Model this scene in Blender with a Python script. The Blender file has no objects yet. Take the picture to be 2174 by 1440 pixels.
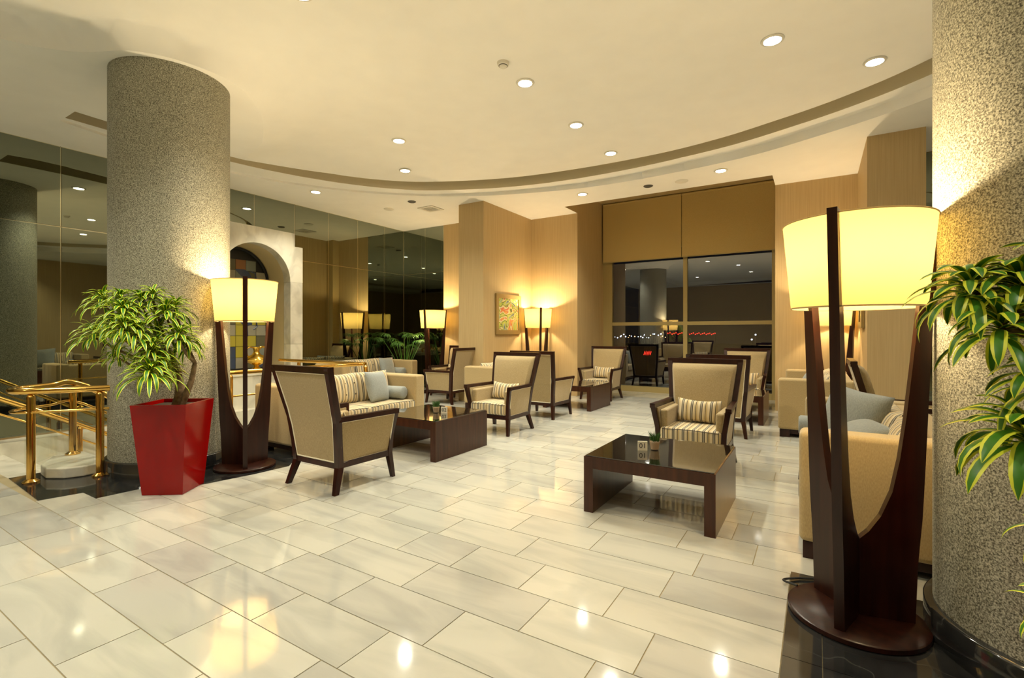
import bpy, bmesh, math, random
from mathutils import Vector, Matrix
from mathutils.geometry import tessellate_polygon
random.seed(7)
PI = math.pi
SC = bpy.context.scene
COL = SC.collection

# ------------------------------------------------------------------ camera, world, exposure
FPX, HOR, YAW, CAMH = 1036.0, 708.0, math.radians(32), 1.4
cam = bpy.data.cameras.new('camera')
cam.sensor_fit = 'HORIZONTAL'; cam.sensor_width = 36
cam.lens = 36 * FPX / 2174
cam.shift_y = (HOR - 720) / 2174
cam.clip_start = .02; cam.clip_end = 500
camo = bpy.data.objects.new('camera', cam)
camo.location = (0, 0, CAMH); camo.rotation_euler = (PI/2, 0, YAW)
COL.objects.link(camo); SC.camera = camo

w = bpy.data.worlds.new('night'); SC.world = w; w.use_nodes = True
w.node_tree.nodes['Background'].inputs[0].default_value = (.012, .016, .03, 1)
w.node_tree.nodes['Background'].inputs[1].default_value = .25
SC.view_settings.view_transform = 'Standard'; SC.view_settings.look = 'None'
SC.view_settings.gamma = 1; SC.view_settings.use_curve_mapping = False
SC.view_settings.exposure = 0.72
ZL, ZM, ZG = 4.08, 4.28, 4.62          # lower ceiling, raised centre, groove top
DOWN_W, LAMP_W = 135, 60               # watts of a downlight / of a floor lamp bulb

# ------------------------------------------------------------------ materials
MATS = {}
def mat(name):
    m = bpy.data.materials.new(name); m.use_nodes = True
    MATS[name] = m
    nt = m.node_tree
    return m, nt, nt.nodes['Principled BSDF']
def nd(nt, t, **kw):
    n = nt.nodes.new(t)
    for k, v in kw.items():
        if k == 'op': n.operation = v
        elif isinstance(k, str) and hasattr(n, k): setattr(n, k, v)
    return n
def ln(nt, a, b): nt.links.new(a, b)
def ramp(nt, stops):
    r = nt.nodes.new('ShaderNodeValToRGB'); e = r.color_ramp.elements
    while len(e) < len(stops): e.new(.5)
    for el, (p, c) in zip(e, stops): el.position = p; el.color = (*c, 1)
    return r
def plain(name, col, rough=.5, metal=0, spec=.5, noise=0, nscale=20, bump=0, coat=0):
    m, nt, b = mat(name)
    b.inputs['Base Color'].default_value = (*col, 1)
    b.inputs['Roughness'].default_value = rough
    b.inputs['Metallic'].default_value = metal
    b.inputs['Specular IOR Level'].default_value = spec
    b.inputs['Coat Weight'].default_value = coat
    b.inputs['Coat Roughness'].default_value = .06
    if noise or bump:
        tc = nd(nt, 'ShaderNodeTexCoord'); n = nd(nt, 'ShaderNodeTexNoise')
        n.inputs['Scale'].default_value = nscale; n.inputs['Detail'].default_value = 4
        ln(nt, tc.outputs['Object'], n.inputs['Vector'])
        if noise:
            r = ramp(nt, [(.3, [c*(1-noise) for c in col]), (.7, [min(1, c*(1+noise)) for c in col])])
            ln(nt, n.outputs[0], r.inputs[0]); ln(nt, r.outputs[0], b.inputs['Base Color'])
        if bump:
            bp = nd(nt, 'ShaderNodeBump'); bp.inputs['Strength'].default_value = bump
            bp.inputs['Distance'].default_value = .01
            ln(nt, n.outputs[0], bp.inputs['Height']); ln(nt, bp.outputs[0], b.inputs['Normal'])
    return m
def emit(name, col, s):
    m, nt, b = mat(name)
    b.inputs['Base Color'].default_value = (*col, 1)
    b.inputs['Emission Color'].default_value = (*col, 1)
    b.inputs['Emission Strength'].default_value = s
    return m

def marble(name, lo, hi, rough, stretch=(1.2, 6, 1), grout=False):
    m, nt, b = mat(name)
    g = nd(nt, 'ShaderNodeNewGeometry'); oi = nd(nt, 'ShaderNodeObjectInfo')
    add = nd(nt, 'ShaderNodeMath', op='ADD')
    ln(nt, oi.outputs['Random'], add.inputs[0]); ln(nt, g.outputs['Random Per Island'], add.inputs[1])
    fr = nd(nt, 'ShaderNodeMath', op='FRACT'); ln(nt, add.outputs[0], fr.inputs[0])
    off = nd(nt, 'ShaderNodeVectorMath', op='ADD'); mp = nd(nt, 'ShaderNodeVectorMath', op='MULTIPLY')
    sc = nd(nt, 'ShaderNodeMath', op='MULTIPLY'); ln(nt, fr.outputs[0], sc.inputs[0]); sc.inputs[1].default_value = 37
    ln(nt, g.outputs['Position'], mp.inputs[0]); mp.inputs[1].default_value = stretch
    ln(nt, mp.outputs[0], off.inputs[0]); ln(nt, sc.outputs[0], off.inputs[1])
    n = nd(nt, 'ShaderNodeTexNoise'); n.inputs['Scale'].default_value = 1.3; n.inputs['Detail'].default_value = 7
    n.inputs['Distortion'].default_value = 1.1
    ln(nt, off.outputs[0], n.inputs['Vector'])
    r = ramp(nt, [(.34, lo), (.56, hi)]); ln(nt, n.outputs[0], r.inputs[0])
    mx = nd(nt, 'ShaderNodeMix', data_type='RGBA', blend_type='MULTIPLY'); mx.inputs[0].default_value = 1
    r2 = ramp(nt, [(0, (.80, .80, .80)), (.5, (.93, .93, .90)), (1, (1, 1, .97))]); ln(nt, fr.outputs[0], r2.inputs[0])
    ln(nt, r.outputs[0], mx.inputs[6]); ln(nt, r2.outputs[0], mx.inputs[7])
    ln(nt, mx.outputs[2], b.inputs['Base Color'])
    b.inputs['Roughness'].default_value = rough
    b.inputs['IOR'].default_value = 1.62; b.inputs['Specular IOR Level'].default_value = .8
    return m
marble('floor_marble', (.49, .485, .44), (.60, .588, .525), .07, (.8, 3.2, 1))
marble('white_marble', (.60, .57, .48), (.80, .77, .66), .22, (2, 2, 1.5))
m = marble('black_marble', (.012, .013, .014), (.030, .031, .032), .07, (2, 3, 1))
nt = m.node_tree; b = nt.nodes['Principled BSDF']; src = b.inputs['Base Color'].links[0].from_socket
n = nd(nt, 'ShaderNodeTexNoise'); n.inputs['Scale'].default_value = 1.6; n.inputs['Detail'].default_value = 3; g = nd(nt, 'ShaderNodeNewGeometry'); ln(nt, g.outputs['Position'], n.inputs['Vector'])
r = ramp(nt, [(.494, (0, 0, 0)), (.5, (.035, .035, .03)), (.506, (0, 0, 0))]); ln(nt, n.outputs[0], r.inputs[0])
mx = nd(nt, 'ShaderNodeMix', data_type='RGBA', blend_type='ADD'); mx.inputs[0].default_value = 1; ln(nt, src, mx.inputs[6]); ln(nt, r.outputs[0], mx.inputs[7]); ln(nt, mx.outputs[2], b.inputs['Base Color'])
plain('grout', (.33, .27, .15), .7)
plain('ceiling_paint', (.85, .835, .785), .75, noise=.02, nscale=3)
plain('groove_shade', (.62, .55, .38), .8)  # ceiling tone darkened; the recess shade is put into the colour
plain('slot_paint', (.55, .41, .19), .8)

# granite column: fine speckle
m, nt, b = mat('granite')
tc = nd(nt, 'ShaderNodeTexCoord')
v = nd(nt, 'ShaderNodeTexNoise'); v.inputs['Scale'].default_value = 135; v.inputs['Detail'].default_value = 5; v.inputs['Roughness'].default_value = .7
ln(nt, tc.outputs['Object'], v.inputs['Vector'])
r = ramp(nt, [(.39, (.06, .055, .036)), (.50, (.30, .285, .21)), (.60, (.58, .56, .44))]); ln(nt, v.outputs[0], r.inputs[0])
ln(nt, r.outputs[0], b.inputs['Base Color']); b.inputs['Roughness'].default_value = .62
bp = nd(nt, 'ShaderNodeBump'); bp.inputs['Strength'].default_value = .25; bp.inputs['Distance'].default_value = .004
ln(nt, v.outputs[0], bp.inputs['Height']); ln(nt, bp.outputs[0], b.inputs['Normal'])

# wallpaper: fine vertical threads (stripes along both horizontal axes)
m, nt, b = mat('wallpaper')
g = nd(nt, 'ShaderNodeNewGeometry'); mp = nd(nt, 'ShaderNodeVectorMath', op='MULTIPLY'); mp.inputs[1].default_value = (60, 60, 1.2)
ln(nt, g.outputs['Position'], mp.inputs[0]); n = nd(nt, 'ShaderNodeTexNoise'); n.inputs['Scale'].default_value = 1; n.inputs['Detail'].default_value = 3
ln(nt, mp.outputs[0], n.inputs['Vector'])
r = ramp(nt, [(.25, (.47, .335, .155)), (.75, (.56, .415, .205))]); ln(nt, n.outputs[0], r.inputs[0])
ln(nt, r.outputs[0], b.inputs['Base Color']); b.inputs['Roughness'].default_value = .6

# dark mahogany
def wood(name, lo, hi, rough=.28):
    m, nt, b = mat(name)
    tc = nd(nt, 'ShaderNodeTexCoord'); mp = nd(nt, 'ShaderNodeVectorMath', op='MULTIPLY'); mp.inputs[1].default_value = (28, 28, 2.2)
    ln(nt, tc.outputs['Object'], mp.inputs[0]); n = nd(nt, 'ShaderNodeTexNoise'); n.inputs['Scale'].default_value = 1; n.inputs['Detail'].default_value = 5
    ln(nt, mp.outputs[0], n.inputs['Vector']); r = ramp(nt, [(.3, lo), (.7, hi)]); ln(nt, n.outputs[0], r.inputs[0])
    ln(nt, r.outputs[0], b.inputs['Base Color']); b.inputs['Roughness'].default_value = rough
    b.inputs['Specular IOR Level'].default_value = .4
wood('mahogany', (.015, .0038, .002), (.038, .0095, .0045))
wood('table_wood', (.028, .0085, .0035), (.062, .019, .0075))

def weave(name, lo, hi, rough=.85, scale=(220, 220, 60)):
    m, nt, b = mat(name)
    tc = nd(nt, 'ShaderNodeTexCoord'); mp = nd(nt, 'ShaderNodeVectorMath', op='MULTIPLY'); mp.inputs[1].default_value = scale
    ln(nt, tc.outputs['Object'], mp.inputs[0]); n = nd(nt, 'ShaderNodeTexNoise'); n.inputs['Scale'].default_value = 1; n.inputs['Detail'].default_value = 2
    ln(nt, mp.outputs[0], n.inputs['Vector']); r = ramp(nt, [(.3, lo), (.7, hi)]); ln(nt, n.outputs[0], r.inputs[0])
    ln(nt, r.outputs[0], b.inputs['Base Color']); b.inputs['Roughness'].default_value = rough
    b.inputs['Sheen Weight'].default_value = .25
    bp = nd(nt, 'ShaderNodeBump'); bp.inputs['Strength'].default_value = .15; bp.inputs['Distance'].default_value = .002
    ln(nt, n.outputs[0], bp.inputs['Height']); ln(nt, bp.outputs[0], b.inputs['Normal'])
weave('linen', (.31, .225, .098), (.43, .325, .16))
weave('sofa_linen', (.37, .265, .115), (.47, .35, .165))
weave('grey_cloth', (.225, .245, .23), (.31, .33, .31))
weave('blind_cloth', (.55, .40, .14), (.64, .47, .18), scale=(150, 150, 150))
plain('piping', (.82, .76, .58), .7)
plain('dark_piping', (.05, .035, .02), .7)

# striped upholstery: stripes across local x
m, nt, b = mat('striped_cloth')
tc = nd(nt, 'ShaderNodeTexCoord'); sx = nd(nt, 'ShaderNodeSeparateXYZ'); ln(nt, tc.outputs['Object'], sx.inputs[0])
mu = nd(nt, 'ShaderNodeMath', op='MULTIPLY'); mu.inputs[1].default_value = 1/.098; ln(nt, sx.outputs[0], mu.inputs[0])
fr = nd(nt, 'ShaderNodeMath', op='FRACT'); ln(nt, mu.outputs[0], fr.inputs[0])
cr, br, dk, gy = (.68, .57, .36), (.54, .40, .19), (.055, .035, .018), (.36, .33, .25)
st = [(0, cr), (.24, dk), (.31, gy), (.42, dk), (.50, cr), (.64, br), (.70, cr), (.76, dk), (.83, br)]
r = ramp(nt, st); r.color_ramp.interpolation = 'CONSTANT'
ln(nt, fr.outputs[0], r.inputs[0]); ln(nt, r.outputs[0], b.inputs['Base Color']); b.inputs['Roughness'].default_value = .85
b.inputs['Sheen Weight'].default_value = .2

plain('brass', (.80, .50, .13), .13, metal=1)
plain('gold', (.85, .55, .10), .18, metal=1)
plain('red_lacquer', (.27, .003, .002), .10, spec=.32)
plain('soil', (.03, .02, .012), .95, noise=.4, nscale=40)
plain('bark', (.20, .13, .065), .85, noise=.35, nscale=30, bump=.5)
plain('leaf_green', (.055, .21, .012), .4)
plain('leaf_yellow', (.74, .78, .05), .42)
plain('palm_green', (.08, .22, .03), .42)
plain('pot_dark', (.02, .018, .015), .4)
plain('frame_gold', (.34, .24, .09), .4, metal=.3)
plain('window_metal', (.45, .35, .14), .4, metal=.2)
plain('card_white', (.80, .76, .62), .5)
plain('ink', (.03, .025, .02), .6)
plain('white_plastic', (.72, .69, .60), .45)
plain('vent_dark', (.09, .08, .06), .6)
plain('chrome', (.6, .58, .52), .2, metal=1)
plain('cable', (.012, .012, .012), .5)
plain('clay', (.62, .45, .30), .6)
plain('grass', (.05, .14, .02), .6)
plain('asphalt', (.02, .02, .022), .9)
plain('post_grey', (.06, .06, .06), .6)
emit('downlight_glow', (1, .93, .78), 28)
emit('bulb_glow', (1, .80, .50), 60)
emit('street_white', (.75, .85, 1), 9)
emit('street_amber', (1, .55, .2), 7)
emit('neon_red', (1, .04, .02), 4)
plain('mirror_glass', (.27, .29, .23), .015, metal=1)
plain('mirror_edge', (.75, .70, .50), .12, metal=1)
plain('table_glass', (.012, .009, .006), .02, spec=1.0, coat=1)
plain('mural_frame', (.010, .012, .014), .3)
for i, c in enumerate([(.42, .36, .05), (.22, .24, .20), (.13, .12, .07), (.32, .30, .22), (.30, .14, .06), (.05, .07, .12)]):
    plain('pane_%d' % i, c, .15)

# thin glass for the window and the rail panes
def thin_glass(name, tint, base, edge):
    m, nt, b = mat(name)
    out = nt.nodes['Material Output']; nt.nodes.remove(b)
    f = nd(nt, 'ShaderNodeLayerWeight'); f.inputs[0].default_value = .5
    p = nd(nt, 'ShaderNodeMath', op='POWER'); ln(nt, f.outputs['Facing'], p.inputs[0]); p.inputs[1].default_value = 3
    k = nd(nt, 'ShaderNodeMath', op='MULTIPLY_ADD'); ln(nt, p.outputs[0], k.inputs[0]); k.inputs[1].default_value = edge; k.inputs[2].default_value = base
    t = nd(nt, 'ShaderNodeBsdfTransparent'); t.inputs[0].default_value = (*tint, 1)
    g = nd(nt, 'ShaderNodeBsdfGlossy'); g.inputs['Roughness'].default_value = .0; g.inputs[0].default_value = (.9, .92, .95, 1)
    mx = nd(nt, 'ShaderNodeMixShader'); ln(nt, k.outputs[0], mx.inputs[0]); ln(nt, t.outputs[0], mx.inputs[1]); ln(nt, g.outputs[0], mx.inputs[2])
    ln(nt, mx.outputs[0], out.inputs[0])
thin_glass('window_glass', (.6, .62, .65), .19, .5)
thin_glass('rail_glass', (.97, .98, .96), .025, .2)
thin_glass('cup_glass', (.95, .95, .93), .05, .4)

# lamp shade: parchment that lets light through
m, nt, b = mat('lamp_shade'); out = nt.nodes['Material Output']
b.inputs['Base Color'].default_value = (.55, .42, .20, 1); b.inputs['Roughness'].default_value = .8
b.inputs['Emission Color'].default_value = (1, .73, .27, 1); b.inputs['Emission Strength'].default_value = .16
t = nd(nt, 'ShaderNodeBsdfTranslucent'); t.inputs[0].default_value = (.25, .183, .058, 1)
mx = nd(nt, 'ShaderNodeMixShader'); mx.inputs[0].default_value = .55
ln(nt, b.outputs[0], mx.inputs[1]); ln(nt, t.outputs[0], mx.inputs[2]); ln(nt, mx.outputs[0], out.inputs[0])

# abstract swirling canvas (flat print)
m, nt, b = mat('canvas_print')
tc = nd(nt, 'ShaderNodeTexCoord'); n = nd(nt, 'ShaderNodeTexNoise'); n.inputs['Scale'].default_value = 1.7; n.inputs['Detail'].default_value = 1.2; n.inputs['Distortion'].default_value = 4.0
ln(nt, tc.outputs['Object'], n.inputs['Vector'])
r = ramp(nt, [(.30, (.08, .14, .20)), (.36, (.32, .42, .38)), (.42, (.55, .58, .10)), (.47, (.30, .42, .06)), (.50, (.06, .06, .03)), (.53, (.72, .66, .22)),
              (.58, (.62, .66, .50)), (.63, (.62, .10, .03)), (.68, (.70, .52, .06)), (.75, (.40, .45, .42))])
ln(nt, n.outputs[0], r.inputs[0]); ln(nt, r.outputs[0], b.inputs['Base Color']); b.inputs['Roughness'].default_value = .35

# ------------------------------------------------------------------ mesh helpers
def link(name, me, mname, parent=None, smooth=False, wn=False):
    o = bpy.data.objects.new(name, me); COL.objects.link(o)
    if mname:
        for q in ([mname] if isinstance(mname, str) else mname): me.materials.append(MATS[q])
    if parent: o.parent = parent
    if smooth:
        me.polygons.foreach_set('use_smooth', [True]*len(me.polygons))
        if smooth != 'all': me.set_sharp_from_angle(angle=math.radians(50))
    if wn: o.modifiers.new('wn', 'WEIGHTED_NORMAL')
    return o
def obj(name, bm, mname, parent=None, smooth=False, wn=False):
    me = bpy.data.meshes.new(name); bmesh.ops.recalc_face_normals(bm, faces=bm.faces); bm.to_mesh(me); bm.free()
    return link(name, me, mname, parent, smooth, wn)
def B(): return bmesh.new()
def box(bm, x0, x1, y0, y1, z0, z1):
    v = [bm.verts.new((x, y, z)) for z in (z0, z1) for y in (y0, y1) for x in (x0, x1)]
    for f in ((0,1,3,2), (4,6,7,5), (0,4,5,1), (2,3,7,6), (0,2,6,4), (1,5,7,3)): bm.faces.new([v[i] for i in f])
    return bm
def bx(x0, x1, y0, y1, z0, z1): return box(B(), x0, x1, y0, y1, z0, z1)
def rbox(x0, x1, y0, y1, z0, z1, r=.03, seg=3):
    bm = bx(x0, x1, y0, y1, z0, z1); bmesh.ops.recalc_face_normals(bm, faces=bm.faces)
    bmesh.ops.bevel(bm, geom=list(bm.edges), offset=r, segments=seg, profile=.5, affect='EDGES'); return bm
def loft(bm, secs, cap=True):
    rs = [[bm.verts.new(p) for p in s] for s in secs]; n = len(rs[0])
    for a, b_ in zip(rs, rs[1:]):
        for i in range(n): bm.faces.new((a[i], a[(i+1) % n], b_[(i+1) % n], b_[i]))
    if cap: bm.faces.new(rs[0][::-1]); bm.faces.new(rs[-1])
    return bm
def hsec(x, y, z, wx, wy): return [(x-wx/2, y-wy/2, z), (x+wx/2, y-wy/2, z), (x+wx/2, y+wy/2, z), (x-wx/2, y+wy/2, z)]
def ysec(x, y, z, wx, wz): return [(x-wx/2, y, z-wz/2), (x+wx/2, y, z-wz/2), (x+wx/2, y, z+wz/2), (x-wx/2, y, z+wz/2)]
def xsec(x, y, z, wy, wz): return [(x, y-wy/2, z-wz/2), (x, y+wy/2, z-wz/2), (x, y+wy/2, z+wz/2), (x, y-wy/2, z+wz/2)]
def tube(bm, pts, r, n=8, cap=True, closed=False):
    pts = [Vector(p) for p in pts]; secs = []; up = Vector((0, 0, 1)); prev = None
    rr = r if isinstance(r, (list, tuple)) else [r]*len(pts)
    for i, p in enumerate(pts):
        d = (pts[min(i+1, len(pts)-1)] - pts[max(i-1, 0)]).normalized()
        if prev is None:
            a = d.cross(up if abs(d.z) < .95 else Vector((1, 0, 0))).normalized()
        else: a = (prev - d*prev.dot(d)).normalized()
        prev = a; b_ = d.cross(a)
        secs.append([p + (a*math.cos(2*PI*k/n) + b_*math.sin(2*PI*k/n))*rr[i] for k in range(n)])
    return loft(bm, secs, cap)
def lathe(bm, prof, n=24, cx=0, cy=0):
    rs = []
    for r, z in prof: rs.append([bm.verts.new((cx + r*math.cos(2*PI*k/n), cy + r*math.sin(2*PI*k/n), z)) for k in range(n)])
    for a, b_ in zip(rs, rs[1:]):
        for i in range(n): bm.faces.new((a[i], a[(i+1) % n], b_[(i+1) % n], b_[i]))
    bm.faces.new(rs[0][::-1]); bm.faces.new(rs[-1]); return bm
def prism(bm, poly, z0, z1):
    a = [bm.verts.new((x, y, z0)) for x, y in poly]; b_ = [bm.verts.new((x, y, z1)) for x, y in poly]; n = len(poly)
    bm.faces.new(a[::-1]); bm.faces.new(b_)
    for i in range(n): bm.faces.new((a[i], a[(i+1) % n], b_[(i+1) % n], b_[i]))
    return bm
def catmull(P, n=6):
    out = []
    for i in range(len(P)-1):
        p0, p1, p2, p3 = [Vector(P[min(max(j, 0), len(P)-1)]) for j in (i-1, i, i+1, i+2)]
        for k in range(n):
            t = k/n
            out.append(.5*((2*p1) + (p2-p0)*t + (2*p0-5*p1+4*p2-p3)*t*t + (3*p1-p0-3*p2+p3)*t**3))
    out.append(Vector(P[-1])); return out
def pillow_bm(wd, ht, th, nx=14, ny=12, sag=.0):
    bm = B(); g = {}
    for s in (1, -1):
        for i in range(nx+1):
            for j in range(ny+1):
                u, v = 2*i/nx-1, 2*j/ny-1
                if s == -1 and (abs(u) == 1 or abs(v) == 1): g[s, i, j] = g[1, i, j]; continue
                e = (max(0, 1-abs(u)**2.6)*max(0, 1-abs(v)**2.6))**.55
                pin = 1 - .07*(1-abs(u*v))*(abs(u)**6 + abs(v)**6)*.9
                x, z = wd/2*u*pin, ht/2*v*pin - sag*(1-u*u)*(v+1)/2
                g[s, i, j] = bm.verts.new((x, -s*th/2*e, z))
    for s in (1, -1):
        for i in range(nx):
            for j in range(ny):
                q = [g[s, i, j], g[s, i+1, j], g[s, i+1, j+1], g[s, i, j+1]]
                bm.faces.new(q if s == 1 else q[::-1])
    return bm
def thing(name, label, cat, loc=(0,0,0), rz=0, group=None):
    o = bpy.data.objects.new(name, None); COL.objects.link(o); o.empty_display_size = .1
    o.location = loc; o.rotation_euler = (0, 0, rz); return tag(o, label, cat, group)
def tag(o, label, cat, group=None):
    o['label'] = label; o['category'] = cat
    if group: o['group'] = group
    return o
def struct(o): o['kind'] = 'structure'; return o
def dup(root, loc, rz, label, scale=None):
    r = root.copy(); COL.objects.link(r); r.location = loc; r.rotation_euler = (0, 0, rz); r['label'] = label
    if scale: r.scale = scale
    for ch in list(root.children):
        c = ch.copy(); COL.objects.link(c); c.parent = r
        for g in ch.children:
            d = g.copy(); COL.objects.link(d); d.parent = c
    return r
def cam_px(X, Y, Z):                     # rough picture size, used only to sort floor tiles by how large they show
    d = -math.sin(YAW)*X + math.cos(YAW)*Y
    if d < .3: return None
    l = math.cos(YAW)*X + math.sin(YAW)*Y
    return 1087 + FPX*l/d, HOR - (Z-CAMH)*FPX/d, d

# ------------------------------------------------------------------ floor
fl = struct(obj('floor', prism(B(), [(-9.2, -6), (5.5, -6), (5.5, 11.7), (-6.6, 11.7), (-6.6, 1.42), (-9.2, 1.42)], -.12, -.004), 'grout'))
f2 = obj('floor_slab', bx(-9.2, -6.6, 5.85, 9.5, -.12, -.004), 'grout', fl)
ROWS = [-6.0 + .3225*i for i in range(20)]
ROWS = [y for y in ROWS if y < .5] + [.415, .72, 1.03, 1.34, 1.64, 1.96, 2.283, 2.61, 2.938, 3.27, 3.60, 3.93]
y = 3.93
while y < 11.6: y += .327; ROWS.append(min(y, 11.68))
KN = {.72: [-5.2, -4.55, -3.83, -2.72], 1.03: [-5.3, -4.55, -3.83, -3.30, -2.5, -1.8], 1.34: [-5.0, -4.3, -3.61, -3.0, -2.34, -1.7, -1.0], 1.64: [-5.2, -4.5, -3.9, -3.3, -2.75, -2.15, -1.50, -.8],
      1.96: [-4.9, -4.4, -3.85, -3.25, -2.66, -1.95, -1.19, -.64], 2.283: [-4.25, -3.62, -3.02, -2.31, -1.87, -1.39, -.90], 2.61: [-4.1, -3.5, -2.82, -2.25, -1.61, -.71],
      2.938: [-4.4, -3.75, -3.1, -2.53, -1.85, -1.25, -.61], 3.27: [-3.9, -3.2, -2.6, -2.0, -1.40, -.78, -.33], 3.60: [-2.9, -2.35, -1.7, -1.1, -.49]}
# dark border fields laid into the floor
BLK_L = [(-6.62, 1.42), (-5.52, 1.36), (-5.46, 1.64), (-5.18, 1.64), (-5.16, 1.96), (-4.93, 2.02), (-4.82, 2.32), (-4.74, 2.75), (-4.72, 3.12), (-4.9, 3.30), (-4.9, 5.75), (-6.6, 5.85), (-6.6, 2.0)]
def inpoly(x, y, P):
    c = False
    for i in range(len(P)):
        (x0, y0), (x1, y1) = P[i-1], P[i]
        if (y0 > y) != (y1 > y) and x < (x1-x0)*(y-y0)/(y1-y0)+x0: c = not c
    return c
tiles = []
for r0, r1 in zip(ROWS, ROWS[1:]):
    if r1 - r0 < .05: continue
    xs = list(KN.get(round(r0, 3), []))
    if not xs: xs = [random.uniform(-6.5, -5.9)]
    x = xs[-1]
    while x < 5.3: x += random.choice((.5, .58, .64, .7, .85)); xs.append(min(x, 5.5))
    x = xs[0]
    while x > -9.1: x -= random.choice((.52, .6, .66, .72)); xs.insert(0, max(x, -9.2))
    for a, b_ in zip(xs, xs[1:]):
        mx_, my = (a+b_)/2, (r0+r1)/2
        if b_ - a < .06: continue
        if a < -6.6 < b_ and 1.42 < my < 5.85: a = -6.6; mx_ = (a+b_)/2
        if mx_ < -6.6 and 1.40 < my < 5.86: continue
        if inpoly(mx_, my, BLK_L) and inpoly(b_-.02, my, BLK_L): continue
        if a > -.13 and r1 < 3.31: continue
        if a < -.13 < b_ and r1 < 3.31: b_ = -.13
        tiles.append((a, b_, r0, r1))
def tsize(t):
    p = [cam_px(x, y_, 0) for x in t[:2] for y_ in t[2:]]
    if any(q is None for q in p): return 0
    cx, cy = sum(q[0] for q in p)/4, sum(q[1] for q in p)/4
    if not (-60 < cx < 2234 and cy < 1520): return 0
    return (t[1]-t[0])*(t[3]-t[2])*FPX**2*CAMH/(sum(q[2] for q in p)/4)**3
tiles.sort(key=tsize, reverse=True)
tm = bpy.data.meshes.new('tile'); bm = bx(0, 1, 0, 1, -.01, 0); bmesh.ops.recalc_face_normals(bm, faces=bm.faces); bm.to_mesh(tm); bm.free(); tm.materials.append(MATS['floor_marble'])
G = .0028
for t in tiles[:290]:
    o = bpy.data.objects.new('tile', tm); COL.objects.link(o); o.parent = fl
    o.location = (t[0]+G, t[2]+G, random.uniform(-.0004, .0004)); o.scale = (t[1]-t[0]-2*G, t[3]-t[2]-2*G, 1)
bm = B()
for t in tiles[290:]: box(bm, t[0]+G, t[1]-G, t[2]+G, t[3]-G, -.01, 0)
o = obj('far_tiles', bm, 'floor_marble', fl); o['kind'] = 'stuff'
# black border pieces round the near columns, cut at the tile rows
def clip_rows(P, cuts):
    out = []
    for c0, c1 in zip(cuts, cuts[1:]):
        q = P
        for yy, s in ((c0, 1), (c1, -1)):
            n_ = []
            for i in range(len(q)):
                a, b_ = q[i-1], q[i]; ia, ib = s*(a[1]-yy) >= 0, s*(b_[1]-yy) >= 0
                if ia != ib: t = (yy-a[1])/(b_[1]-a[1]); n_.append((a[0]+t*(b_[0]-a[0]), yy))
                if ib: n_.append(b_)
            q = n_
            if len(q) < 3: break
        if len(q) >= 3: out.append(q)
    return out
for q in clip_rows(BLK_L, [1.3, 1.96, 2.61, 3.30, 4.2, 5.0, 5.9]): obj('black_tile', prism(B(), q, -.012, .0015), 'black_marble', fl)
for a, b_ in ((-.13, .02), (.02, .62), (.62, 1.3), (1.3, 2.2)):
    for c, d in ((.3, 1.0), (1.0, 1.75), (1.75, 2.42), (2.42, 3.02), (3.02, 3.30)):
        obj('black_tile', bx(a+.0015, b_-.0015, c+.0015, d-.0015, -.012, .0015), 'black_marble', fl)

# ------------------------------------------------------------------ stair well behind the left column
sw = struct(obj('floor_stairwell', bx(-9.0, -6.6, 4.2, 5.85, -1.75, -1.6), 'white_marble'))
for i in range(9): obj('step', bx(-8.9, -6.62, 1.55+.295*i, 1.55+.295*(i+1)+.02, -.17*(i+1)-.2, -.17*(i+1)), 'white_marble', sw)
for a in ((-6.62, -6.56, 1.42, 5.85), (-9.0, -6.6, 5.85, 5.93), ): obj('stair_wall', bx(*a, -1.7, -.005), 'white_marble', sw)
obj('plinth', bx(-9.2, -8.9, 1.42, 5.85, -1.7, -.02), 'white_marble', sw)
o = obj('bullnose_step', prism(B(), [(-6.85, 1.80), (-6.5, 1.62), (-6.28, 1.60), (-6.13, 1.69), (-6.07, 1.82), (-6.09, 2.0), (-6.15, 2.06), (-6.85, 2.06)], .002, .105), 'white_marble')
bmod = o.modifiers.new('b', 'BEVEL'); bmod.width = .014; bmod.segments = 3
tag(o, 'curved white marble step under the brass newel post', 'step')

# ------------------------------------------------------------------ walls
wl = struct(obj('wall_left', bx(-9.35, -9.21, -6, 4.40, -.1, 4.7), 'wallpaper'))
obj('wall_panel', bx(-9.35, -9.21, 6.30, 9.5, -.1, 4.7), 'wallpaper', wl)
obj('wall_panel', bx(-9.35, -9.21, 4.40, 6.30, 3.4, 4.7), 'wallpaper', wl)
seams = [-6, -5, -4.15, -3.3, -2.48, -1.65, -.82, 0, .85, 1.68, 2.51, 3.45, 4.42, 5.35, 6.21, 7.04, 7.85, 8.70, 9.355]
def mirror(y0, y1, z0, z1):
    o = obj('mirror_panel', bx(-9.212, -9.20, y0+.004, y1-.004, z0+.004, z1-.004), 'mirror_glass', wl)
    e = obj('bevel_strip', bx(-9.2005, -9.1985, y1-.010, y1-.002, z0, z1), 'mirror_edge', o)
    obj('bevel_strip', bx(-9.2005, -9.1985, y0, y1, z1-.008, z1), 'mirror_edge', o)
for a, b_ in zip(seams, seams[1:]):
    if b_ <= 4.43 or a >= 6.2:
        mirror(a, b_, .0, 2.93)
        mirror(a, b_, 2.93, 4.08)
    else: mirror(a, b_, 3.46, 4.08)
wm = struct(obj('wall_mirror_corner', bx(-9.35, -7.85, 9.37, 9.5, -.1, 4.7), 'wallpaper'))
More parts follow.
